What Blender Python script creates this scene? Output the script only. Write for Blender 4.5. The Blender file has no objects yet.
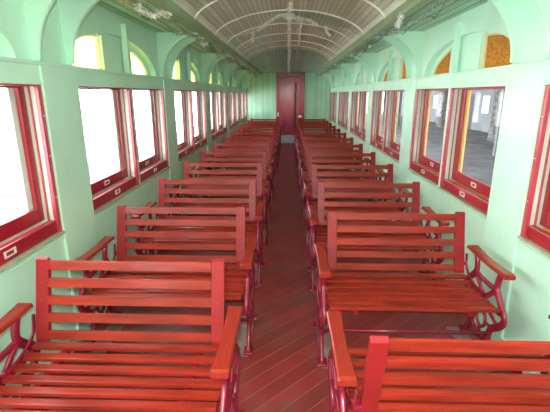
import bpy, bmesh, math, random
from mathutils import Vector
random.seed(7)
PI = math.pi
S = bpy.context.scene
COL = S.collection
H = 1.62                      # eye height

# ------------------------------------------------------------------ materials
def new_mat(name):
    m = bpy.data.materials.new(name); m.use_nodes = True
    nt = m.node_tree
    return m, nt, nt.nodes, nt.links, nt.nodes['Principled BSDF']

def mat(name, col, rough=0.5, metal=0.0, var=0.12, scale=6.0, stretch=(1, 1, 1), bump=0.0, coat=0.0, spec=0.5,
        groove=None, bumpscale=None, streak=None, dirt_or_glow=None):
    """principled paint with noise variation; groove=(axis, pitch, width, depth): board joints"""
    m, nt, N, L, P = new_mat(name)
    P.inputs['Roughness'].default_value = rough
    P.inputs['Metallic'].default_value = metal
    P.inputs['Coat Weight'].default_value = coat
    P.inputs['Coat Roughness'].default_value = 0.15
    P.inputs['Specular IOR Level'].default_value = spec
    tc = N.new('ShaderNodeTexCoord'); mp = N.new('ShaderNodeMapping')
    mp.inputs['Scale'].default_value = stretch
    L.new(tc.outputs['Object'], mp.inputs['Vector'])
    nz = N.new('ShaderNodeTexNoise'); nz.inputs['Scale'].default_value = scale; nz.inputs['Detail'].default_value = 6
    L.new(mp.outputs['Vector'], nz.inputs['Vector'])
    cr = N.new('ShaderNodeValToRGB')
    c1 = [max(0, c * (1 - var)) for c in col]; c2 = [min(1, c * (1 + var)) for c in col]
    cr.color_ramp.elements[0].position = 0.3; cr.color_ramp.elements[1].position = 0.7
    cr.color_ramp.elements[0].color = (*c1, 1); cr.color_ramp.elements[1].color = (*c2, 1)
    L.new(nz.outputs['Fac'], cr.inputs['Fac'])
    out = cr.outputs['Color']
    if dirt_or_glow:
        dcol, lo, hi, sc, amt = dirt_or_glow
        n2 = N.new('ShaderNodeTexNoise'); n2.inputs['Scale'].default_value = sc; n2.inputs['Detail'].default_value = 8
        n2.inputs['Roughness'].default_value = 0.65
        L.new(tc.outputs['Object'], n2.inputs['Vector'])
        mr = N.new('ShaderNodeMapRange'); mr.inputs[1].default_value = lo; mr.inputs[2].default_value = hi
        mr.inputs[4].default_value = amt
        L.new(n2.outputs['Fac'], mr.inputs[0])
        mx = N.new('ShaderNodeMixRGB'); mx.inputs['Color2'].default_value = (*dcol, 1)
        L.new(mr.outputs[0], mx.inputs['Fac']); L.new(out, mx.inputs['Color1']); out = mx.outputs['Color']
    hsock = nz.outputs['Fac']
    if groove:
        axis, pitch, width, gcol, gamt = groove
        sep = N.new('ShaderNodeSeparateXYZ')
        if axis == 'D':           # diagonal boards
            m2 = N.new('ShaderNodeMapping'); m2.inputs['Rotation'].default_value = (0, 0, math.radians(-45))
            L.new(tc.outputs['Object'], m2.inputs['Vector']); L.new(m2.outputs['Vector'], sep.inputs['Vector'])
            src = sep.outputs['Y']
        else:
            L.new(tc.outputs['Object'], sep.inputs['Vector']); src = sep.outputs[axis]
        dv = N.new('ShaderNodeMath'); dv.operation = 'DIVIDE'; dv.inputs[1].default_value = pitch
        L.new(src, dv.inputs[0])
        fl = N.new('ShaderNodeMath'); fl.operation = 'FLOOR'; L.new(dv.outputs[0], fl.inputs[0])
        fr = N.new('ShaderNodeMath'); fr.operation = 'FRACT'; L.new(dv.outputs[0], fr.inputs[0])
        lt = N.new('ShaderNodeMath'); lt.operation = 'LESS_THAN'; lt.inputs[1].default_value = width / pitch
        L.new(fr.outputs[0], lt.inputs[0])
        wn = N.new('ShaderNodeTexWhiteNoise'); wn.noise_dimensions = '1D'; L.new(fl.outputs[0], wn.inputs['W'])
        mr = N.new('ShaderNodeMapRange'); mr.inputs[3].default_value = 0.86; mr.inputs[4].default_value = 1.1
        L.new(wn.outputs['Value'], mr.inputs[0])
        mu = N.new('ShaderNodeMixRGB'); mu.blend_type = 'MULTIPLY'; mu.inputs['Fac'].default_value = 1
        L.new(out, mu.inputs['Color1']); L.new(mr.outputs[0], mu.inputs['Color2'])
        mx = N.new('ShaderNodeMixRGB'); mx.inputs['Color2'].default_value = (*gcol, 1)
        ga = N.new('ShaderNodeMath'); ga.operation = 'MULTIPLY'; ga.inputs[1].default_value = gamt
        L.new(lt.outputs[0], ga.inputs[0]); L.new(ga.outputs[0], mx.inputs['Fac'])
        L.new(mu.outputs['Color'], mx.inputs['Color1']); out = mx.outputs['Color']
        bp = N.new('ShaderNodeBump'); bp.invert = True; bp.inputs['Strength'].default_value = 0.5
        bp.inputs['Distance'].default_value = 0.004
        L.new(lt.outputs[0], bp.inputs['Height']); L.new(bp.outputs['Normal'], P.inputs['Normal'])
    elif bump:
        bp = N.new('ShaderNodeBump'); bp.inputs['Strength'].default_value = bump; bp.inputs['Distance'].default_value = 0.01
        L.new(hsock, bp.inputs['Height']); L.new(bp.outputs['Normal'], P.inputs['Normal'])
    L.new(out, P.inputs['Base Color'])
    return m

def glass_mat(name, tint, gloss=0.06, rough=0.02, transl=0.0, amber=False):
    m = bpy.data.materials.new(name); m.use_nodes = True
    N = m.node_tree.nodes; L = m.node_tree.links; N.clear()
    out = N.new('ShaderNodeOutputMaterial')
    tr = N.new('ShaderNodeBsdfTransparent'); tr.inputs['Color'].default_value = (*tint, 1)
    gl = N.new('ShaderNodeBsdfGlossy'); gl.inputs['Roughness'].default_value = rough
    fr = N.new('ShaderNodeValue'); fr.outputs[0].default_value = gloss * .5     # two faces per pane
    mx = N.new('ShaderNodeMixShader')
    L.new(fr.outputs[0], mx.inputs[0]); L.new(tr.outputs[0], mx.inputs[1]); L.new(gl.outputs[0], mx.inputs[2])
    last = mx.outputs[0]
    if amber:
        tl = N.new('ShaderNodeBsdfTranslucent'); tl.inputs['Color'].default_value = (*amber, 1)
        df = N.new('ShaderNodeBsdfDiffuse'); df.inputs['Color'].default_value = (*amber, 1)
        dk = (.75, .6, .5) if tint[2] < .3 else (1, .93, .8)
        tc = N.new('ShaderNodeTexCoord'); vo = N.new('ShaderNodeTexVoronoi'); vo.inputs['Scale'].default_value = 55
        L.new(tc.outputs['Object'], vo.inputs['Vector'])
        bp = N.new('ShaderNodeBump'); bp.inputs['Strength'].default_value = 0.6; bp.inputs['Distance'].default_value = 0.01
        L.new(vo.outputs['Distance'], bp.inputs['Height'])
        for n in (tl, df, tr):
            cr = N.new('ShaderNodeValToRGB'); cr.color_ramp.elements[0].position = .1; cr.color_ramp.elements[1].position = .75
            c0 = n.inputs['Color'].default_value[:]
            cr.color_ramp.elements[0].color = (*[min(1, c * 1.15) for c in c0[:3]], 1); cr.color_ramp.elements[1].color = (*[c0[q] * dk[q] for q in range(3)], 1)
            L.new(vo.outputs['Distance'], cr.inputs['Fac']); L.new(cr.outputs['Color'], n.inputs['Color'])
        for n in (tl, df, gl): L.new(bp.outputs['Normal'], n.inputs['Normal'])
        m1 = N.new('ShaderNodeMixShader'); m1.inputs[0].default_value = 0.35
        L.new(tl.outputs[0], m1.inputs[1]); L.new(df.outputs[0], m1.inputs[2])
        m2 = N.new('ShaderNodeMixShader'); m2.inputs[0].default_value = 0.62
        L.new(last, m2.inputs[1]); L.new(m1.outputs[0], m2.inputs[2]); last = m2.outputs[0]
    L.new(last, out.inputs['Surface'])
    return m

GREEN = (0.56, 0.87, 0.71)
M = {}
M['green'] = mat('mint_paint', GREEN, 0.38, var=0.07, scale=2.5, coat=0.15, dirt_or_glow=((0.66, 0.76, 0.44), 0.50, 0.75, 1.1, 0.45))  # yellow-green patches: amber window glow painted into the wall colour
M['greenboards'] = mat('mint_boarding', (0.40, 0.70, 0.50), 0.4, var=0.1, scale=2.0,
                       groove=('X', 0.075, 0.009, (0.2, 0.38, 0.26), 0.55), dirt_or_glow=((0.5, 0.55, 0.3), 0.5, 0.75, 1.2, 0.5))
M['hoodboards'] = mat('hood_boarding', (0.36, 0.54, 0.45), 0.4, var=0.15, scale=2.0, stretch=(3, .4, 1),
                      groove=('X', 0.075, 0.012, (0.09, 0.17, 0.13), 0.7))
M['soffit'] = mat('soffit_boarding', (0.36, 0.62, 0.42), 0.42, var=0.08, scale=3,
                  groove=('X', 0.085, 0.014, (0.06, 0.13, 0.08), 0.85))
M['beam'] = mat('beam_paint', (0.30, 0.44, 0.25), 0.42, var=0.1, scale=3)
M['vault'] = mat('vault_boarding', (0.80, 0.80, 0.68), 0.36, var=0.14, scale=1.4, stretch=(2, .5, 1), coat=0.2,
                 groove=('X', 0.05, 0.009, (0.36, 0.36, 0.29), 0.7), dirt_or_glow=((0.52, 0.68, 0.48), 0.45, 0.7, 0.8, 0.55))
M['paleframe'] = mat('pane_frame_paint', (0.72, 0.70, 0.42), 0.45, var=0.08)
M['overlitframe'] = mat('outer_frame_overlit', (0.8, 0.78, 0.72), 0.5, var=0.05)  # left outer frames: overexposure painted as near-white instead of yellow
M['rib'] = mat('rib_paint', (0.88, 0.88, 0.82), 0.4, var=0.05)
M['slat'] = mat('varnished_slat', (0.31, 0.025, 0.013), 0.28, var=0.34, scale=5, stretch=(.8, 7, 7), coat=0.08, bump=0.02, spec=0.35)
M['slatarm'] = mat('varnished_arm', (0.31, 0.026, 0.015), 0.26, var=0.15, scale=9, stretch=(12, 1, 12), coat=0.08, bump=0.04, spec=0.35)
M['stile'] = mat('crimson_stile', (0.31, 0.015, 0.018), 0.34, var=0.15, scale=8, coat=0.05, bump=0.05, spec=0.35)
M['iron'] = mat('maroon_iron', (0.27, 0.010, 0.034), 0.27, var=0.15, scale=14, coat=0.5, bump=0.1)
M['footplate'] = mat('dusty_plate', (0.27, 0.13, 0.12), 0.65, var=0.25, scale=12, dirt_or_glow=((0.42, 0.36, 0.33), 0.4, 0.7, 9, 0.7))
M['floor'] = mat('floor_boards', (0.28, 0.032, 0.030), 0.38, var=0.22, scale=5, stretch=(1, 1, 1),
                 groove=('D', 0.098, 0.004, (0.40, 0.25, 0.21), 0.5),
                 dirt_or_glow=((0.19, 0.095, 0.085), 0.45, 0.68, 2.6, 0.6))
M['red'] = mat('window_red', (0.36, 0.012, 0.026), 0.3, var=0.1, scale=6, coat=0.4)
M['pink'] = mat('casing_red', (0.52, 0.05, 0.075), 0.32, var=0.12, scale=6, coat=0.3)
M['pale'] = mat('track_pale', (0.62, 0.72, 0.60), 0.45, var=0.08)
M['orange'] = mat('outer_frame_yellow', (0.92, 0.58, 0.20), 0.45, var=0.08)
M['sillw'] = mat('sill_wood', (0.40, 0.42, 0.30), 0.55, var=0.2, scale=14)
M['screw'] = mat('worn_screw', (0.30, 0.10, 0.09), 0.35, metal=0.5, var=0.1)
M['steel'] = mat('pull_metal', (0.85, 0.85, 0.83), 0.35, metal=0.4, var=0.05)
M['door'] = mat('door_maroon', (0.40, 0.022, 0.05), 0.28, var=0.3, scale=3, stretch=(6, 6, .7), coat=0.4,
                groove=('X', 0.075, 0.007, (0.10, 0.01, 0.02), 0.7))
M['doorframe'] = mat('door_frame_maroon', (0.36, 0.015, 0.04), 0.3, var=0.2, scale=6, coat=0.35)
M['kick'] = mat('kick_plate_metal', (0.60, 0.66, 0.74), 0.45, metal=0.1, var=0.12, scale=8)
M['glass'] = glass_mat('clear_glass', (0.96, 0.98, 0.98))
M['amber_left'] = glass_mat('amber_glass_overlit', (1.0, 0.94, 0.62), rough=0.15, amber=(1.0, 0.88, 0.48))  # left panes: overexposure put into a paler tint of the amber
M['amber_right'] = glass_mat('amber_glass', (1.0, 0.66, 0.20), rough=0.15, amber=(1.0, 0.60, 0.18))
M['tinsel'] = mat('tinsel_foil', (0.96, 0.97, 0.97), 0.3, metal=0.2, var=0.05)
M['darktinsel'] = mat('tarnished_tinsel', (0.34, 0.37, 0.32), 0.3, metal=0.4, var=0.3, scale=30)
M['wire'] = mat('garland_string', (0.05, 0.07, 0.05), 0.6, var=0.1)
M['ball_white'] = mat('bauble_white', (0.9, 0.9, 0.86), 0.15, var=0.02, coat=0.6)
M['ball_yellow'] = mat('bauble_gold', (0.85, 0.6, 0.08), 0.2, metal=0.4, var=0.02, coat=0.6)
M['ball_orange'] = mat('bauble_orange', (0.8, 0.35, 0.15), 0.25, var=0.05, coat=0.4)
M['ballast'] = mat('dark_ballast', (0.026, 0.025, 0.030), 0.9, var=0.12, scale=1.2, groove=('X', 0.9, .25, (.042, .041, .046), .8))
M['yard'] = mat('yard_tarmac', (0.13, 0.128, 0.13), 0.85, var=0.35, scale=.9, bump=0.2)
M['ground'] = mat('gravel_ground', (0.10, 0.098, 0.108), 0.9, var=0.25, scale=1.2, bump=0.3)
M['platform'] = mat('platform_concrete', (0.62, 0.62, 0.64), 0.85, var=0.1, scale=1.0)
M['white'] = mat('station_render', (0.86, 0.86, 0.86), 0.8, var=0.04, scale=0.6)
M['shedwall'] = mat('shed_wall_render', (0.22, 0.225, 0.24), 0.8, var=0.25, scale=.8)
M['shed'] = mat('shed_sheet', (0.33, 0.34, 0.35), 0.7, var=0.2, scale=1.0)
M['darkpost'] = mat('shed_post', (0.14, 0.14, 0.14), 0.6, var=0.2)
M['shutter'] = mat('shed_doorway', (0.10, 0.11, 0.12), 0.7, var=0.2)
M['stone'] = mat('rough_stone', (0.16, 0.155, 0.15), 0.9, var=0.6, scale=5, bump=.5)
M['notice'] = mat('notice_paper', (0.82, 0.84, 0.86), 0.6, var=0.15, scale=7)
M['track'] = mat('rail_steel', (0.25, 0.2, 0.17), 0.5, metal=0.5, var=0.2)

# ------------------------------------------------------------------ helpers
def link(o, parent=None):
    COL.objects.link(o)
    if parent is not None: o.parent = parent
    return o

def obj(name, bm, m, parent=None, smooth=False):
    me = bpy.data.meshes.new(name)
    bmesh.ops.recalc_face_normals(bm, faces=bm.faces)
    bm.to_mesh(me); bm.free()
    if smooth:
        for p in me.polygons: p.use_smooth = True
    me.materials.append(m)
    return link(bpy.data.objects.new(name, me), parent)

def struct(o): o['kind'] = 'structure'; return o

def tag(o, label, cat, group=None, kind=None):
    o['label'] = label; o['category'] = cat
    if group: o['group'] = group
    if kind: o['kind'] = kind
    return o

def box(bm, x0, x1, y0, y1, z0, z1, bev=0.0, seg=2):
    if x0 > x1: x0, x1 = x1, x0
    if y0 > y1: y0, y1 = y1, y0
    vs = [bm.verts.new((x, y, z)) for x in (x0, x1) for y in (y0, y1) for z in (z0, z1)]
    idx = [(0, 1, 3, 2), (4, 6, 7, 5), (0, 4, 5, 1), (2, 3, 7, 6), (0, 2, 6, 4), (1, 5, 7, 3)]
    fs = [bm.faces.new([vs[i] for i in f]) for f in idx]
    if bev:
        es = set(e for f in fs for e in f.edges)
        bmesh.ops.bevel(bm, geom=list(es), offset=bev, segments=seg, affect='EDGES', profile=0.6)
    return vs

def catmull(pts, n=5):
    P = [pts[0]] + list(pts) + [pts[-1]]
    out = []
    for i in range(1, len(P) - 2):
        p0, p1, p2, p3 = (Vector(P[j]) for j in (i - 1, i, i + 1, i + 2))
        for k in range(n):
            t = k / n
            out.append(0.5 * ((2 * p1) + (-p0 + p2) * t + (2 * p0 - 5 * p1 + 4 * p2 - p3) * t * t + (-p0 + 3 * p1 - 3 * p2 + p3) * t ** 3))
    out.append(Vector(P[-2])); return out

def sweep(bm, pts, ra, rb, up=Vector((1, 0, 0)), n=8, closed=False, taper=None):
    """tube with elliptical section: ra perpendicular to 'up' in plane, rb along 'up'"""
    rings = []; m = len(pts)
    for i, p in enumerate(pts):
        a = pts[(i - 1) % m] if (closed or i > 0) else pts[i]
        b = pts[(i + 1) % m] if (closed or i < m - 1) else pts[i]
        t = (Vector(b) - Vector(a)).normalized()
        u = up - t * up.dot(t)
        if u.length < 1e-4: u = Vector((0, 0, 1)) - t * t.z
        u.normalize(); s = t.cross(u).normalized()
        k = taper(i / (m - 1)) if taper else 1
        rings.append([bm.verts.new(Vector(p) + s * (ra * k * math.cos(2 * PI * j / n)) + u * (rb * k * math.sin(2 * PI * j / n))) for j in range(n)])
    rng = range(m) if closed else range(m - 1)
    for i in rng:
        A, B = rings[i], rings[(i + 1) % m]
        for j in range(n):
            bm.faces.new([A[j], A[(j + 1) % n], B[(j + 1) % n], B[j]])
    if not closed:
        bm.faces.new(list(reversed(rings[0]))); bm.faces.new(rings[-1])

def bar(bm, x, pts, ra=0.013, rb=0.011, n=5):
    sweep(bm, catmull([(x, y, z) for y, z in pts], n), ra, rb)

def prism_x(bm, prof, x0, x1):
    """extrude a y/z profile along x"""
    a = [bm.verts.new((x0, y, z)) for y, z in prof]; b = [bm.verts.new((x1, y, z)) for y, z in prof]
    n = len(prof)
    bm.faces.new(a); bm.faces.new(list(reversed(b)))
    for i in range(n): bm.faces.new([a[i], b[i], b[(i + 1) % n], a[(i + 1) % n]])

# ------------------------------------------------------------------ the carriage shell
Y0, Y1 = -2.28, 13.95
WX = 1.40
PITCH = 2.32
def pil(k): return 2.34 + PITCH * k, 2.74 + PITCH * k      # pilaster span k = -2..4
SILL, HEADB, HEADT = 0.80, H + 0.05, H + 0.172
CEIL = H + 0.64
bays = []
for k in range(-2, 5):
    a = pil(k)[1] if k > -2 else Y0
    b = pil(k + 1)[0] if k < 4 else Y1
    if k == -2: continue
    bays.append((a, b))
# bays: k=-1 (0.42..2.34), 0 (2.74..4.66) ... 4 (12.02..13.95)
bays = [(pil(k)[1], min(pil(k + 1)[0], Y1 - 0.02)) for k in range(-2, 5)]
LUN_A, LUN_R, LUN_C = 0.92, 0.295, -.09       # lunette half span, rise, centre offset
def lun(y, hs=LUN_A, rise=LUN_R, c=LUN_C): return rise * math.sqrt(max(0, 1 - ((y - c) / hs) ** 2))

# floor
bm = bmesh.new(); box(bm, -WX - .14, WX + .14, Y0, Y1 + .1, -0.06, 0.0)
struct(obj('floor', bm, M['floor']))

def make_wall(side, name):
    s = side
    bm = bmesh.new()
    box(bm, s * WX, s * (WX + .14), Y0, Y1, 0, SILL - 0.015)
    box(bm, s * (WX - .006), s * (WX + .14), Y0, Y1, HEADB, HEADT)
    box(bm, s * (WX - .022), s * (WX + .02), Y0, Y1, HEADT - .018, HEADT + .004, 0.004)
    box(bm, s * (WX - .014), s * (WX + .02), Y0, Y1, HEADB, HEADB + .02, 0.003)
    box(bm, s * (WX + .03), s * (WX + .14), Y0, Y1, H + 0.485, CEIL + .04)
    for (a, b) in bays:
        c = (a + b) / 2
        w = 0.02
        box(bm, s * (WX - .004), s * (WX + .14), c - w, c + w, SILL - .015, HEADB)
        # spandrel beside and above the lunette
        n = 28; X0, X1 = s * (WX + .03), s * (WX + .14)
        y_end = c + LUN_C + LUN_A
        ys = [a + (y_end - a) * math.sin(PI / 2 * i / n) for i in range(n + 1)] + [b + .01]
        zs = [HEADT + lun(y - c) for y in ys]
        top = H + 0.485
        for i in range(len(ys) - 1):
            q = []
            for X in (X0, X1):
                q.append([bm.verts.new((X, ys[i], zs[i])), bm.verts.new((X, ys[i + 1], zs[i + 1])),
                          bm.verts.new((X, ys[i + 1], top)), bm.verts.new((X, ys[i], top))])
            bm.faces.new(q[0]); bm.faces.new(list(reversed(q[1])))
            bm.faces.new([q[0][0], q[0][1], q[1][1], q[1][0]])
    for k in range(-2, 5):
        a, b = pil(k)
        a = max(a, Y0)
        box(bm, s * (WX + .001), s * (WX + .14), a, b, SILL - .015, HEADB)
        box(bm, s * (WX + .031), s * (WX + .14), a, b, HEADT, H + .485)
    # chair-rail moulding under the sill and a panel strip near the floor
    box(bm, s * (WX - .012), s * (WX + .01), Y0, Y1, SILL - .05, SILL - .032, 0.003)
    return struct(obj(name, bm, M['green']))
make_wall(-1, 'wall_left'); make_wall(1, 'wall_right')
for s, nm in ((-1, 'baseboard_left'), (1, 'baseboard_right')):
    bm = bmesh.new(); box(bm, s * (WX - .018), s * (WX - .0005), Y0, Y1 - .001, 0.0, 0.11, 0.004)
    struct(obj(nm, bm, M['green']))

trim_n = [0]
def trim(bm, m, smooth=False):
    trim_n[0] += 1
    return struct(obj('trim_%d' % trim_n[0], bm, m, smooth=smooth))

# pilasters and their pair of arched knee brackets
def bracket(s, y):
    bm = bmesh.new(); t = 0.011
    n = 22
    arc = []
    cx, cz, rx, rz = 0.955, H + 0.19, 0.432, 0.435
    for i in range(n + 1):
        a = PI / 2 * i / n
        arc.append((cx + rx * math.cos(a), cz + rz * math.sin(a)))
    outer = []
    for i in range(n + 1):
        f = i / n
        outer.append((WX + .035, HEADT + (CEIL + .015 - HEADT) * min(1, f * 2)) if f <= .5 else (WX + .035 - (WX + .035 - 0.93) * (f - .5) * 2, CEIL + .015))
    for yy in (y - t, y + t):
        va = [bm.verts.new((s * x, yy, z)) for x, z in arc]; vo = [bm.verts.new((s * x, yy, z)) for x, z in outer]
        for i in range(n): bm.faces.new([va[i], va[i + 1], vo[i + 1], vo[i]])
        if yy < y: fa = va
        else: 
            for i in range(n): bm.faces.new([fa[i], fa[i + 1], va[i + 1], va[i]])
    # bead along the arched edge
    sweep(bm, [Vector((s * x, y, z)) for x, z in arc], 0.006, 0.016, up=Vector((0, 1, 0)), n=6)
    return bm
for k in range(-1, 5):
    a, b = pil(k)
    for s in (-1, 1):
        bm = bmesh.new(); box(bm, s * (WX - .018), s * (WX + .001), a, b, 0.11, HEADT + .008, 0.006)
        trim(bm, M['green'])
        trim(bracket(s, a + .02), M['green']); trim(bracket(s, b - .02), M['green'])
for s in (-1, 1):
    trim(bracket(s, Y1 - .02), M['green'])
# centre battens over each window pair
for (a, b) in bays:
    c = (a + b) / 2
    for s in (-1, 1):
        bm = bmesh.new(); box(bm, s * (WX - .012), s * (WX + .035), c - .02, c + .02, HEADT + .004, H + 0.575, 0.003)
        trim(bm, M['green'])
# longitudinal beams
BX = 0.89
for s in (-1, 1):
    bm = bmesh.new()
    prof = [(s * BX, H + .685), (s * (BX - .004), H + .635), (s * (BX + .012), H + .612), (s * (BX + .05), H + .605), (s * (BX + .075), H + .62), (s * (BX + .075), H + .70)]
    n = len(prof)
    A = [bm.verts.new((x, Y0, z)) for x, z in prof]; B = [bm.verts.new((x, Y1, z)) for x, z in prof]
    bm.faces.new(A); bm.faces.new(list(reversed(B)))
    for i in range(n): bm.faces.new([A[i], B[i], B[(i + 1) % n], A[(i + 1) % n]])
    trim(bm, M['beam'])
# ceiling: side soffits
for s, nm in ((-1, 'ceiling_left'), (1, 'ceiling_right')):
    bm = bmesh.new()
    for j in range(5):                                   # overlapping soffit boards
        xa = BX + .06 + j * .098; xb = xa + .092
        box(bm, s * xa, s * xb, Y0, Y1, CEIL, CEIL + .03, 0.006)
    box(bm, s * (BX + .05), s * (WX + .14), Y0, Y1, CEIL + .012, CEIL + .05)
    struct(obj(nm, bm, M['soffit']))
# vault
HOOD = 9.5
VR = 0.275; VZ = H + .685
def vp(a, k=0.0):
    """profile point at angle a (0 left .. pi right); k blends into the flat end of the hood"""
    x = -BX * math.cos(a)
    z = VZ + VR * (max(0.0, math.sin(a)) ** 1.28)
    ze = VZ + 0.02 * math.sin(a)
    return x, z * (1 - k) + ze * k
def sheet(bm, ya, yb, ka, kb, ny, n=48, th=0.03):
    grids = []
    for lift in (0, th):
        g = []
        for j in range(ny + 1):
            f = j / ny; y = ya + (yb - ya) * f; k = ka + (kb - ka) * f
            k = k * k * (3 - 2 * k) * .55 + k * .45 if (ka != kb) else k
            row = []
            for i in range(n + 1):
                x, z = vp(PI * i / n, k)
                row.append(bm.verts.new((x, y, z + lift)))
            g.append(row)
        for j in range(ny):
            for i in range(n): bm.faces.new([g[j][i], g[j][i + 1], g[j + 1][i + 1], g[j + 1][i]])
bm = bmesh.new(); sheet(bm, Y0, HOOD, 0, 0, 1)
struct(obj('ceiling', bm, M['vault'], smooth=True))
bm = bmesh.new(); sheet(bm, HOOD, Y1, 0, 1, 14)
struct(obj('ceiling_hood', bm, M['hoodboards'], smooth=True))
# ribs
def rib(y, wdt=0.0045, m='rib'):
    bm = bmesh.new(); n = 44
    rings = []
    for i in range(n + 1):
        x, z = vp(PI * i / n)
        rings.append([bm.verts.new((x * (1 - dz * .6), y + dy, z - dz)) for dy, dz in ((-wdt, -.002), (-wdt, .008), (-wdt * .5, .012), (wdt * .5, .012), (wdt, .008), (wdt, -.002))])
    for i in range(n):
        for j in range(5): bm.faces.new([rings[i][j], rings[i][j + 1], rings[i + 1][j + 1], rings[i + 1][j]])
    trim(bm, M[m], smooth=True)
for y in (-1.9, -.9, .1, 1.1, 2.1, 3.13, 4.12, 5.22, 6.15, 7.12, 8.05, 8.85): rib(y)
rib(HOOD, 0.012, 'beam')

# end walls
for nm, ya, yb in (('wall_end', Y1, Y1 + .1), ('wall_back', Y0 - .1, Y0)):
    bm = bmesh.new()
    if nm == 'wall_end':
        for x0, x1, z0, z1 in ((-1.54, -.36, 0, 2.36), (.36, 1.54, 0, 2.36), (-.36, .36, 2.1, 2.36)):
            box(bm, x0, x1, ya, yb, z0, z1)
    else:
        box(bm, -1.54, 1.54, ya, yb, 0, 2.75)
    struct(obj(nm, bm, M['greenboards']))
# horizontal rail at the foot of the hood
bm = bmesh.new(); box(bm, -.88, .88, Y1 - .03, Y1 - .001, H + .675, H + .71, 0.004); trim(bm, M['beam'])

# the end door (sliding leaf, part open)
DX0, DX1 = -.42, .52
DX0, DX1 = -.405, .53
d = struct(bpy.data.objects.new('door_1', None)); COL.objects.link(d); d.location = (.06, Y1, 0)
def dpart(name, m, *bxs, bev=.004, parent=None):
    bm = bmesh.new()
    for b_ in bxs:
        x0, x1, y0, y1, z0, z1 = b_
        box(bm, x0 - .06, x1 - .06, y0, y1, z0, z1, bev)
    return obj(name, bm, m, parent or d)
dpart('door_frame', M['doorframe'], (DX0, DX0 + .055, -.05, .10, 0, 2.28), (DX1 - .055, DX1, -.05, .10, 0, 2.28), (DX0, DX1, -.05, .10, 2.24, 2.30))
dpart('transom_panel', M['doorframe'], (DX0 + .055, DX1 - .055, -.02, .06, 1.98, 2.24))
bm = bmesh.new()
pts = [(-.405 - .06 + .1 + i * (.735 / 16), -.03, 2.03 + .14 * math.sin(PI * i / 16) ** .5) for i in range(17)]
sweep(bm, pts, .012, .012, up=Vector((0, 1, 0)), n=6); obj('panel_moulding', bm, M['doorframe'], d, True)
leaf = dpart('door_leaf', M['door'], (DX0 + .056, .21, -.012, .03, .28, 1.98))
dpart('kick_plate', M['kick'], (-.28, .22, -.03, .02, .0, .27), parent=None)
leaf2 = dpart('door_leaf', M['door'], (.265, DX1 - .056, -.005, .035, .02, 1.98))
dpart('door_edge', M['shutter'], (.21, .265, .01, .05, .02, 1.98))
dpart('door_handle', M['steel'], (.33, .44, -.045, -.008, .86, .93), bev=.01)
dpart('latch', M['steel'], (-.36, -.325, -.075, -.051, .9, 1.02), bev=.006)
bm = bmesh.new(); box(bm, -.6, .7, Y1 + .12, Y1 + .16, 0, 2.3)
struct(obj('wall_vestibule', bm, M['doorframe']))

# ------------------------------------------------------------------ windows
win_n = [0]
def frame_box(bm, s, x0, x1, a, b, z0, z1, wl, wr, wb, wt, bev=.003):
    box(bm, s * x0, s * x1, a, a + wl, z0, z1, bev)
    box(bm, s * x0, s * x1, b - wr, b, z0, z1, bev)
    if wb: box(bm, s * x0, s * x1, a + wl, b - wr, z0, z0 + wb, bev)
    if wt: box(bm, s * x0, s * x1, a + wl, b - wr, z1 - wt, z1, bev)
def window(s, a, b):
    win_n[0] += 1
    r = bpy.data.objects.new('window_%d' % win_n[0], None); COL.objects.link(r); struct(r)
    c = (a + b) / 2; r.location = (s * WX, c, SILL)
    inv = Vector((-s * WX, -c, -SILL))
    def P(name, m, build, parent=None, smooth=False):
        bm = bmesh.new(); build(bm)
        bmesh.ops.translate(bm, verts=bm.verts, vec=inv)
        return obj(name, bm, m, parent or r, smooth)
    e = .002
    a += e; b -= e
    P('window_casing', M['pink'], lambda q: frame_box(q, s, WX - .006, WX + .018, a, b, SILL, HEADB - .001, .008, .034, 0, .008))
    P('window_track', M['pale'], lambda q: frame_box(q, s, WX + .019, WX + .132, a, b, SILL, HEADB - .001, .008, .012, .004, .004, 0))
    P('stop_bead', M['pink'], lambda q: frame_box(q, s, WX + .054, WX + .062, a + .008, b - .012, SILL + .07, HEADB - .004, .014, .014, 0, .005, .002))
    P('window_sill', M['sillw'], lambda q: box(q, s * (WX - .022), s * (WX + .05), a, b, SILL - .0145, SILL + .0035, .003))
    sash = P('sash', M['red'], lambda q: frame_box(q, s, WX + .086, WX + .110, a + .009, b - .013, SILL + .078, HEADB - .006, .05, .056, .085, .012))
    P('pane', M['glass'], lambda q: box(q, s * (WX + .096), s * (WX + .099), a + .05, b - .06, SILL + .16, HEADB - .014), sash)
    P('outer_frame', M['orange' if s > 0 else 'overlitframe'], lambda q: frame_box(q, s, WX + .113, WX + .130, a + .009, b - .013, SILL + .005, HEADB - .006, .06, .10, .12, .010))
    rail = P('shutter_rail', M['red'], lambda q: box(q, s * (WX + .004), s * (WX + .044), a + .037, b - .037, SILL + .004, SILL + .084, .005))
    def pull(q, x, z):
        for dy in (-.038, .038): box(q, s * (x - .007), s * x, c + dy - .006, c + dy + .006, z - .014, z + .014, .002)
        for dz in (-.014, .014): box(q, s * (x - .007), s * x, c - .044, c + .044, z + dz - .004, z + dz + .004, .002)
    P('sash_pull', M['steel'], lambda q: pull(q, WX + .086, SILL + .12), sash)
    P('rail_pull', M['steel'], lambda q: pull(q, WX + .004, SILL + .045), rail)
    for zz in (.22, .47, .70):
        def scr(q, zz=zz):
            bmesh.ops.create_icosphere(q, subdivisions=1, radius=.0045)
            bmesh.ops.translate(q, verts=q.verts, vec=(s * (WX - .007), b - .018, SILL + zz))
        P('screw', M['steel'], scr)
for (a, b) in bays[1:]:
    c = (a + b) / 2
    for s in (-1, 1):
        window(s, a, c - .02); window(s, c + .02, b)

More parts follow.
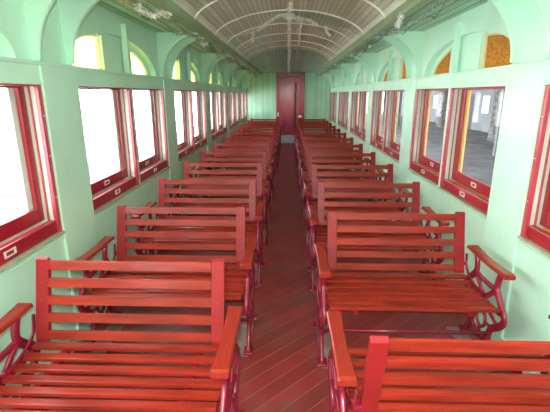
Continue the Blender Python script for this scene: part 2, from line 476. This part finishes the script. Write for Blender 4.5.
def transom(s, a, b):
    win_n[0] += 1
    c = (a + b) / 2
    r = bpy.data.objects.new('window_%d' % win_n[0], None); COL.objects.link(r); struct(r)
    r.location = (s * (WX + .1), c, HEADT)
    PN, PF = -.37, .22
    A_ = dict(hs=.90, rise=.25, c=-.20)
    bm = bmesh.new(); box(bm, s * -.045, s * .02, PN, PF, 0.002, .268, 0)
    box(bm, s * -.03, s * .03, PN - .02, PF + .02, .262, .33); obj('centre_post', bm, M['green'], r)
    e = (b - a) / 2
    for y0, y1 in ((-e + .002, PN - .0), (PF, .70)):
        n = 16
        ys = [y0 + (y1 - y0) * (math.sin(PI / 2 * i / n) if y1 > 0 else i / n) for i in range(n + 1)]
        bm = bmesh.new()
        for X in (-.004, .004):
            lo = [bm.verts.new((X, y, .012)) for y in ys]; hi = [bm.verts.new((X, y, .013 + lun(y, **A_))) for y in ys]
            for i in range(n): bm.faces.new([lo[i], lo[i + 1], hi[i + 1], hi[i]])
        obj('coloured_pane', bm, M['amber_left' if s < 0 else 'amber_right'], r)
        bm = bmesh.new()
        path = [Vector((-s * .008, y, .013 + lun(y, **A_))) for y in ys]
        sweep(bm, path, .010, .014, up=Vector((1, 0, 0)), n=4)
        box(bm, -s * .02, s * .006, y0, y1, .002, .014)
        yi = y1 if y1 < 0 else y0
        box(bm, -s * .022, s * .004, yi - .012, yi + .012, .014, .012 + lun(yi, **A_))
        obj('pane_frame', bm, M['paleframe'], r)
        ye = y1 if y1 < 0 else e
        bm = bmesh.new()
        for X in (-.008, .016):
            ys2 = [y0 + (ye - y0) * i / 30 for i in range(31)]
            lo = [bm.verts.new((X, y, .013 + lun(y, **A_))) for y in ys2]; hi = [bm.verts.new((X, y, .33)) for y in ys2]
            for i in range(30): bm.faces.new([lo[i], lo[i + 1], hi[i + 1], hi[i]])
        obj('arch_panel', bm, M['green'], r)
for (a, b) in bays[1:]:
    for s in (-1, 1): transom(s, a, b)

# ------------------------------------------------------------------ the reversible bench
HB = .46     # half width of the back
HS = .485    # half width of seat
HA = .515    # arm centre
def make_bench():
    r = bpy.data.objects.new('slatted_bench', None); COL.objects.link(r)
    # local: y=0 centre, back toward +y, sitter looks toward -y
    top = Vector((0, .30, .85)); bot = Vector((0, .198, .452))
    up = (top - bot).normalized(); fw = Vector((0, -up.z, up.y))
    L_ = (top - bot).length
    def bp(u, w): return bot + up * u + fw * w          # along the back / toward the sitter
    for s in (-1, 1):
        bm = bmesh.new()
        prof = []
        for u, w in ((0, -.014), (L_ * .5, -.017), (L_ - .01, -.014), (L_, -.006), (L_ + .004, .004), (L_ - .006, .013), (L_ * .5, .010), (.02, .014), (0, .008)):
            p = bp(u, w); prof.append((p.y, p.z))
        xa, xb = sorted((s * HB, s * (HB - .062)))
        prism_x(bm, prof, xa, xb)
        bmesh.ops.bevel(bm, geom=[e for e in bm.edges if abs(e.verts[0].co.x - e.verts[1].co.x) < 1e-6], offset=.003, segments=1, affect='EDGES')
        st = obj('back_stile', bm, M['stile'], r)
        for q in range(5):
            u = L_ - .012 - q * (L_ - .012 - .012 - .045) / 4 - .0225
            b2 = bmesh.new(); bmesh.ops.create_cone(b2, cap_ends=True, segments=10, radius1=.0045, radius2=.0035, depth=.003)
            p = bp(u, .0125)
            mt = __import__('mathutils').Matrix.Translation((s * (HB - .03), p.y, p.z)) @ fw.to_track_quat('Z', 'Y').to_matrix().to_4x4()
            bmesh.ops.transform(b2, verts=b2.verts, matrix=mt); obj('screw', b2, M['screw'], st)
    nsl = 5
    for i in range(nsl):
        u0 = L_ - .012 - i * (L_ - .012 - .012 - .045) / (nsl - 1) - .045
        u1 = u0 + .045
        bm = bmesh.new()
        a0, a1, a2, a3 = bp(u0, -.009), bp(u1, -.009), bp(u1, .013), bp(u0, .013)
        prism_x(bm, [(p.y, p.z) for p in (a0, a1, a2, a3)], -(HB - .058), HB - .058)
        bmesh.ops.bevel(bm, geom=list(bm.edges), offset=.0045, segments=2, affect='EDGES')
        obj('back_slat', bm, M['slat'], r)
    # seat: seven slats over a dished frame
    for i in range(7):
        y = -.222 + i * .074
        z = .402 + .018 * (y / .222) ** 2
        tilt = .1 * (y / .222)
        bm = bmesh.new(); box(bm, -HS, HS, -.021, .021, -.010, .010, .005)
        bmesh.ops.rotate(bm, verts=bm.verts, cent=(0, 0, 0), matrix=__import__('mathutils').Matrix.Rotation(tilt, 3, 'X'))
        bmesh.ops.translate(bm, verts=bm.verts, vec=(0, y - .014, z))
        obj('seat_slat', bm, M['slat'], r)
    for x in (-.33, .33):
        bm = bmesh.new()
        prof = [(y, .386 + .018 * (y / .222) ** 2) for y in (-.24, -.16, -.08, 0, .08, .16, .24)] + [(.24, .375), (.1, .355), (-.1, .355), (-.24, .375)]
        prism_x(bm, prof, x - .014, x + .014); obj('seat_bearer', bm, M['stile'], r)
    # ends
    for s in (-1, 1):
        x = s * HA
        bm = bmesh.new()
        for q in (-1, 1):
            bar(bm, x, [(q * .165, .612), (q * .14, .56), (q * .138, .50), (q * .195, .435), (q * .248, .385), (q * .25, .335), (q * .195, .285), (q * .135, .235), (q * .115, .17), (q * .15, .09), (q * .205, .022)], .024, .015)
            bar(bm, x, [(q * .165, .608), (q * .19, .612), (q * .225, .616)], .012, .015)
            bar(bm, x, [(q * .248, .385), (q * .18, .375), (q * .10, .37), (0, .366)], .016, .012)
            bar(bm, x, [(q * .14, .485), (q * .085, .45), (q * .04, .41), (0, .385)], .017, .012)
            bar(bm, x, [(q * .14, .495), (q * .07, .488), (0, .486)], .018, .012)
            bar(bm, x, [(q * .115, .17), (q * .06, .115), (0, .10)], .014, .011)
            bar(bm, x, [(q * .20, .29), (q * .12, .315), (q * .07, .345), (q * .03, .366)], .010, .010)
            bar(bm, x, [(q * .058, .235), (q * .10, .24), (q * .135, .235)], .009, .010)
            box(bm, x - .03, x + .03, q * .205 - .04, q * .205 + .04, .018, .034, .006)
        sweep(bm, [Vector((x, .058 * math.cos(2 * PI * i / 18), .235 + .058 * math.sin(2 * PI * i / 18))) for i in range(18)], .010, .011, closed=True)
        bar(bm, x, [(0, .365), (0, .33), (0, .293)], .010, .010, 2)
        bar(bm, x, [(0, .177), (0, .14), (0, .10)], .010, .010, 2)
        obj('end_frame', bm, M['iron'], r, True)
        # floor plate under the pedestal
        bm = bmesh.new(); box(bm, x - s * .05 - .055, x - s * .05 + .055, -.235, .235, 0.0, .018, .004)
        obj('foot_plate', bm, M['footplate'], r)
        # wooden arm
        bm = bmesh.new()
        secs = [(-.242, .616, .034), (-.228, .622, .036), (-.17, .618, .034), (-.05, .612, .031), (.05, .612, .031), (.17, .618, .034), (.228, .622, .036), (.242, .616, .034)]
        rings = []
        for (yy, zz, hw) in secs:
            rr = [(-hw, -.008), (-hw, .006), (-hw + .006, .012), (hw - .006, .012), (hw, .006), (hw, -.008), (hw - .005, -.013), (-hw + .005, -.013)]
            rings.append([bm.verts.new((x + dx, yy, zz + dz + .008)) for dx, dz in rr])
        for i in range(len(rings) - 1):
            for j in range(8): bm.faces.new([rings[i][j], rings[i][(j + 1) % 8], rings[i + 1][(j + 1) % 8], rings[i + 1][j]])
        bm.faces.new(rings[0]); bm.faces.new(list(reversed(rings[-1])))
        obj('arm_rest', bm, M['slatarm'], r)
        # swing lever carrying the reversible back
        bm = bmesh.new()
        xi = s * (HA - .022)
        bar(bm, xi - s * .012, [(.0, .42), (.08, .43), (.16, .455), (.212, .50), (.232, .58)], .012, .006)
        bmesh.ops.create_cone(bm, cap_ends=True, segments=14, radius1=.022, radius2=.022, depth=.02,
                              matrix=__import__('mathutils').Matrix.Translation((xi - s * .006, 0, .42)) @ __import__('mathutils').Matrix.Rotation(PI / 2, 4, 'Y'))
        box(bm, s * (HB - .005), s * (HA - .028), .213, .235, .50, .52, .002)
        obj('back_lever', bm, M['iron'], r, False)
    for yy, zz in ((-.125, .20), (.125, .20)):
        bm = bmesh.new(); sweep(bm, [Vector((-HA, yy, zz)), Vector((HA, yy, zz))], .011, .011, up=Vector((0, 0, 1)), n=10)
        obj('foot_rail', bm, M['iron'], r, True)
    return r
proto = make_bench()
def copy_tree(o, parent=None):
    c = o.copy(); COL.objects.link(c)
    if parent: c.parent = parent
    for ch in list(o.children): copy_tree(ch, c)
    return c
ORD = ['first', 'second', 'third', 'fourth', 'fifth', 'sixth', 'seventh', 'eighth', 'ninth', 'tenth', 'eleventh', 'twelfth', 'last']
first = True
def place(x, y, rz, label, group):
    global first
    o = proto if first else copy_tree(proto)
    first = False
    o.location = (x, y, 0); o.rotation_euler = (0, 0, rz)
    tag(o, label, 'bench', group)
for k in range(13):
    w = {0: 'red slatted bench nearest the viewer in the left row, whole seat and back in view',
         12: 'red slatted bench at the far end of the left row, against the end wall'}.get(
        k, 'red slatted wooden bench, %s from the front in the row left of the aisle' % ORD[k])
    place(-.76, 1.50 + .965 * k, 0, w, 'benches left of the aisle')
place(.735, 1.475, PI, 'red slatted bench at bottom right, turned the other way with its back to the viewer', 'benches right of the aisle')
for k in range(12):
    w = {0: 'red slatted bench right of the aisle, facing the reversed one across an open gap',
         11: 'red slatted bench at the far end of the right row, against the end wall'}.get(
        k, 'red slatted wooden bench, %s from the front in the row right of the aisle' % ORD[k + 1])
    place(.735, 2.365 + .97 * k, 0, w, 'benches right of the aisle')

# ------------------------------------------------------------------ tinsel and baubles
def garland(name, ctrl, m, r=.02, per=420, strip=(.012, .03), wire=True, dens=None, n=14, parent=None):
    pts = catmull(ctrl, n)
    bm = bmesh.new()
    if wire: sweep(bm, pts, .0013, .0013, up=Vector((0.3, 0.2, 1)), n=5)
    rnd = random.Random(len(ctrl) * 7 + int(abs(ctrl[0][1]) * 100))
    tot = sum((pts[i + 1] - pts[i]).length for i in range(len(pts) - 1))
    acc = 0
    for i in range(len(pts) - 1):
        seg = pts[i + 1] - pts[i]; l = seg.length
        f = acc / tot; acc += l
        d = dens(f) if dens else 1
        for _ in range(int(per * l * d + rnd.random())):
            p = pts[i] + seg * rnd.random()
            v = Vector((rnd.gauss(0, 1), rnd.gauss(0, 1), rnd.gauss(0, 1))).normalized()
            w = v.cross(Vector((rnd.random() - .5, rnd.random() - .5, rnd.random() - .5))).normalized() * .0021
            ln = rnd.uniform(*strip) * (0.6 + .8 * d if dens else 1)
            q = p + v * r * .15; e = p + v * ln + Vector((0, 0, -ln * .2)); mid = (q + e) / 2 + w * 2
            a = [bm.verts.new(q - w), bm.verts.new(q + w), bm.verts.new(mid + w), bm.verts.new(mid - w), bm.verts.new(e + w * .7), bm.verts.new(e - w * .7)]
            bm.faces.new([a[0], a[1], a[2], a[3]]); bm.faces.new([a[3], a[2], a[4], a[5]])
    return obj(name, bm, m, parent)
def dip(n_, ya, yb, z0, sag, step=2):
    out = []
    for i in range(n_ + 1):
        out.append((random.uniform(-.012, .012), ya + (yb - ya) * i / n_, z0 - (sag if i % 2 else 0)))
    return out
g = garland('tinsel_garland', [(0.02, 3.9, H + .93), (.01, 4.6, H + .91), (.0, 5.2, H + .93), (.005, 5.6, H + .915), (0.0, 6.4, H + .93), (.005, 7.4, H + .90), (0, 8.4, H + .93), (0.01, 9.5, H + .90), (0, 11.2, H + .82), (.0, 12.8, H + .73), (0, 13.9, H + .71)], M['tinsel'], per=200, strip=(.010, .034), dens=lambda f: .25 + 1.5 * abs(math.sin(f * 55)) ** 2)
tag(g, 'silver tinsel garland running lengthways under the crown of the vaulted ceiling', 'garland')
g = garland('tinsel_garland', [(-.87, 5.42, H + .66), (-.70, 5.42, H + .70), (-.50, 5.43, H + .73), (-.38, 5.44, H + .78), (-.24, 5.45, H + .87), (-.12, 5.45, H + .94), (0, 5.45, H + .93), (.12, 5.45, H + .90), (.26, 5.45, H + .88), (.38, 5.44, H + .81), (.52, 5.43, H + .79), (.70, 5.42, H + .77), (.87, 5.42, H + .67)], M['tinsel'],
            per=1100, strip=(.010, .032), dens=lambda f: (1.0 if .27 < f < .70 else .13))
tag(g, 'silver tinsel swag slung crossways from side to side under the ceiling, with drooping tufts', 'garland'); swag = g
g = garland('tinsel_garland', [(.04, 5.45, H + .90), (.14, 5.5, H + .93), (.15, 5.9, H + .86), (.155, 6.5, H + .80), (.16, 6.9, H + .76)], M['tinsel'], per=200, strip=(.012, .035))
tag(g, 'short silver tinsel strand hanging just right of the central garland', 'garland')
garland('tinsel_tuft', [(.43, 5.40, H + .80), (.46, 5.38, H + .75), (.50, 5.38, H + .69)], M['tinsel'], per=900, strip=(.015, .045), parent=swag)
garland('tinsel_tuft', [(-.44, 5.42, H + .76), (-.45, 5.40, H + .70), (-.44, 5.40, H + .63)], M['tinsel'], per=700, strip=(.012, .035), parent=swag)
garland('tinsel_tuft', [(-.06, 5.40, H + .935), (0, 5.38, H + .91), (.06, 5.40, H + .935)], M['tinsel'], per=2200, strip=(.02, .06), parent=swag)
for s, side in ((-1, 'left'), (1, 'right')):
    ctrl = []; k = 0; y = 2.3
    while y < 13.8:
        ctrl.append((s * (.985 + random.uniform(-.02, .03)), y, H + .60 - (.045 if k % 2 else .0) - random.uniform(0, .012)))
        y += .35; k += 1
    g = garland('beam_garland', ctrl, M['darktinsel'], per=230, strip=(.012, .036), n=6)
    tag(g, 'dull green-grey tinsel rope with silver bunches looped along the %s ceiling beam' % side, 'garland'); rope = g if s < 0 else rope
    if s > 0: rope_r = g
    ctrl = []; k = 0; y = 2.2
    while y < 11.8:
        ctrl.append((s * (1.06 + .07 * math.sin(y * 2.1)), y, H + .612 - (.045 if k % 3 == 1 else .0)))
        y += .29; k += 1
    g = garland('string_of_lights', ctrl, M['wire'], per=60, strip=(.008, .02), n=6)
    tag(g, 'dark wire string looped under the %s soffit boards behind the tinsel' % side, 'wire')
garland('tinsel_tuft', [(-1.0, 2.95, H + .60), (-1.03, 3.05, H + .56), (-.98, 3.15, H + .55), (-.95, 3.3, H + .6), (-.93, 3.42, H + .61)], M['tinsel'], per=520, strip=(.015, .045), parent=rope)
garland('tinsel_tuft', [(.93, 3.55, H + .66), (.90, 3.6, H + .60), (.91, 3.7, H + .54)], M['tinsel'], per=900, strip=(.015, .05), parent=rope_r)
garland('tinsel_tuft', [(-.99, 4.7, H + .57), (-.96, 4.85, H + .54), (-.95, 5.0, H + .57)], M['tinsel'], per=600, strip=(.015, .045), parent=rope)
def bauble(x, y, z, r_, m, label):
    bm = bmesh.new(); bmesh.ops.create_uvsphere(bm, u_segments=16, v_segments=10, radius=r_)
    o = obj('bauble', bm, M[m], smooth=True); o.location = (x, y, z)
    b2 = bmesh.new(); bmesh.ops.create_cone(b2, cap_ends=True, segments=10, radius1=r_ * .28, radius2=r_ * .22, depth=r_ * .35)
    bmesh.ops.translate(b2, verts=b2.verts, vec=(0, 0, r_ * 1.1)); obj('bauble_cap', b2, M['steel'], o)
    b3 = bmesh.new(); sweep(b3, [Vector((0, 0, r_ * 1.2)), Vector((0, 0, r_ * 1.2 + .03))], .001, .001, up=Vector((1, 0, 0)), n=4); obj('hanging_loop', b3, M['steel'], o)
    tag(o, label, 'bauble')
bauble(.985, 5.3, H + .555, .022, 'ball_white', 'white bauble on the right beam tinsel')
bauble(.95, 6.0, H + .57, .020, 'ball_yellow', 'gold bauble on the right beam tinsel, left of the white one')
bauble(-.93, 6.05, H + .58, .020, 'ball_yellow', 'gold bauble on the left beam tinsel near the crossways swag')
bauble(-1.06, 2.78, H + .58, .022, 'ball_orange', 'orange bauble in the tinsel of the left beam nearest the viewer')

# ------------------------------------------------------------------ outside
def outdoor(name, bxs, m, label, cat, bev=0):
    bm = bmesh.new()
    for b_ in bxs: box(bm, *b_, bev)
    return tag(obj(name, bm, m), label, cat)
bm = bmesh.new(); box(bm, -40, 40, -30, 60, -1.3, -1.0); struct(obj('ground', bm, M['ground']))
bm = bmesh.new(); box(bm, 1.8, 13.9, -25, 60, -1.0, -.97); struct(obj('yard_outside', bm, M['yard']))
bm = bmesh.new(); box(bm, -9.55, -7.9, -25, 50, -1.0, -.97)
struct(obj('platform_outside', bm, M['platform']))
bm = bmesh.new(); box(bm, -7.88, -1.7, -25, 50, -1.0, -.975)
struct(obj('trackbed_outside', bm, M['ballast']))
for x, w in ((-2.2, 'nearer'), (-2.9, 'farther')):
    bm = bmesh.new(); box(bm, x - .03, x + .03, -20, 45, -1.0, -.88)
    tag(obj('track_rail', bm, M['track']), 'steel rail outside the left windows, the %s of the pair' % w, 'rail')
st = bpy.data.objects.new('station_building', None); COL.objects.link(st); st.location = (-9.6, 10, -1.0)
bm = bmesh.new(); box(bm, -5, 0, -32, 38, 0, 5.85); obj('building_wall', bm, M['white'], st)
bm = bmesh.new(); box(bm, -5.2, .25, -32.2, 38.2, 5.85, 6.05); obj('building_roof', bm, M['shed'], st)
bm = bmesh.new(); box(bm, 0.0, .05, -32, 38, 0, .5); obj('building_plinth', bm, M['platform'], st)
tag(st, 'long white station building beyond the platform outside the left windows', 'building')
# right: posts, a back wall with notices and an added sun-blocking roof
sh = bpy.data.objects.new('yard_wall_sunblock', None); COL.objects.link(sh); sh.location = (14, 10, -1.0)
bm = bmesh.new(); box(bm, 0, .2, -34, 50, 0, 6); obj('shed_wall', bm, M['shedwall'], sh)
bm = bmesh.new(); box(bm, -11.0, .8, -34, 50, 6.0, 6.15); obj('sunblock_roof', bm, M['shed'], sh)  # unseen roof, added to shade the yard and keep sun out of the windows
for i in range(12):
    y = -30 + i * 5.4
    bm = bmesh.new(); box(bm, -5.1, -4.9, y - .1, y + .1, 0, 6.0); obj('shed_post', bm, M['darkpost'], sh)
for i in range(13):
    y = -28 + i * 5.1
    bm = bmesh.new(); box(bm, -.03, .0, y - .9, y + .9, 0, 2.6); obj('shed_doorway', bm, M['shutter'], sh)
    bm = bmesh.new(); box(bm, -.05, 0, y + 1.6, y + 2.6, 1.3, 2.5); obj('notice_board', bm, M['notice'], sh)
for (px, py) in ((-2.0, 14.0), (-2.2, 4.5), (-1.5, 24)):
    bm = bmesh.new(); sweep(bm, [Vector((px, py, z)) for z in (0, .3, 2, 4, 6)], .42, .42, up=Vector((1, 0, 0)), n=14, taper=lambda f: 1.15 - .15 * min(1, f * 3))
    obj('stone_pillar', bm, M['stone'], sh)
tag(sh, 'dark posts and pale back wall outside the right windows, with an added unseen roof blocking sun', 'building')

# ------------------------------------------------------------------ light
W = bpy.data.worlds.new('world'); S.world = W; W.use_nodes = True
bg = W.node_tree.nodes['Background']
bg.inputs['Color'].default_value = (0.90, 0.95, 1.0, 1); bg.inputs['Strength'].default_value = 5.0
def lamp(name, typ, loc, energy, **kw):
    l = bpy.data.lights.new(name, typ); l.energy = energy
    for k_, v in kw.items(): setattr(l, k_, v)
    o = bpy.data.objects.new(name, l); COL.objects.link(o); o.location = loc; return o
sun = lamp('sun', 'SUN', (10, 0, 20), 22.0, angle=math.radians(2))
sun.rotation_euler = (math.radians(-12), math.radians(48), 0)
sun.data.color = (1, .97, .92)
fl = lamp('camera_flash', 'POINT', (-.02, -.02, H + .09), 85.0, shadow_soft_size=.03)
fl.data.color = (1, .98, .95)

# ------------------------------------------------------------------ camera
cam = bpy.data.cameras.new('camera'); co = bpy.data.objects.new('camera', cam); COL.objects.link(co)
cam.sensor_width = 36; cam.lens = 36 * 405 / 550; cam.clip_start = .02
co.location = (0, 0, H); co.rotation_euler = (math.radians(90 - 15.46), 0, math.radians(1.84))
S.camera = co
S.view_settings.view_transform = 'Standard'; S.view_settings.look = 'None'
S.view_settings.exposure = 0.85; S.view_settings.gamma = 1; S.view_settings.use_curve_mapping = False
S.cycles.use_denoising = True
S.cycles.max_bounces = 12; S.cycles.diffuse_bounces = 6; S.cycles.transparent_max_bounces = 16
S.cycles.sample_clamp_indirect = 8
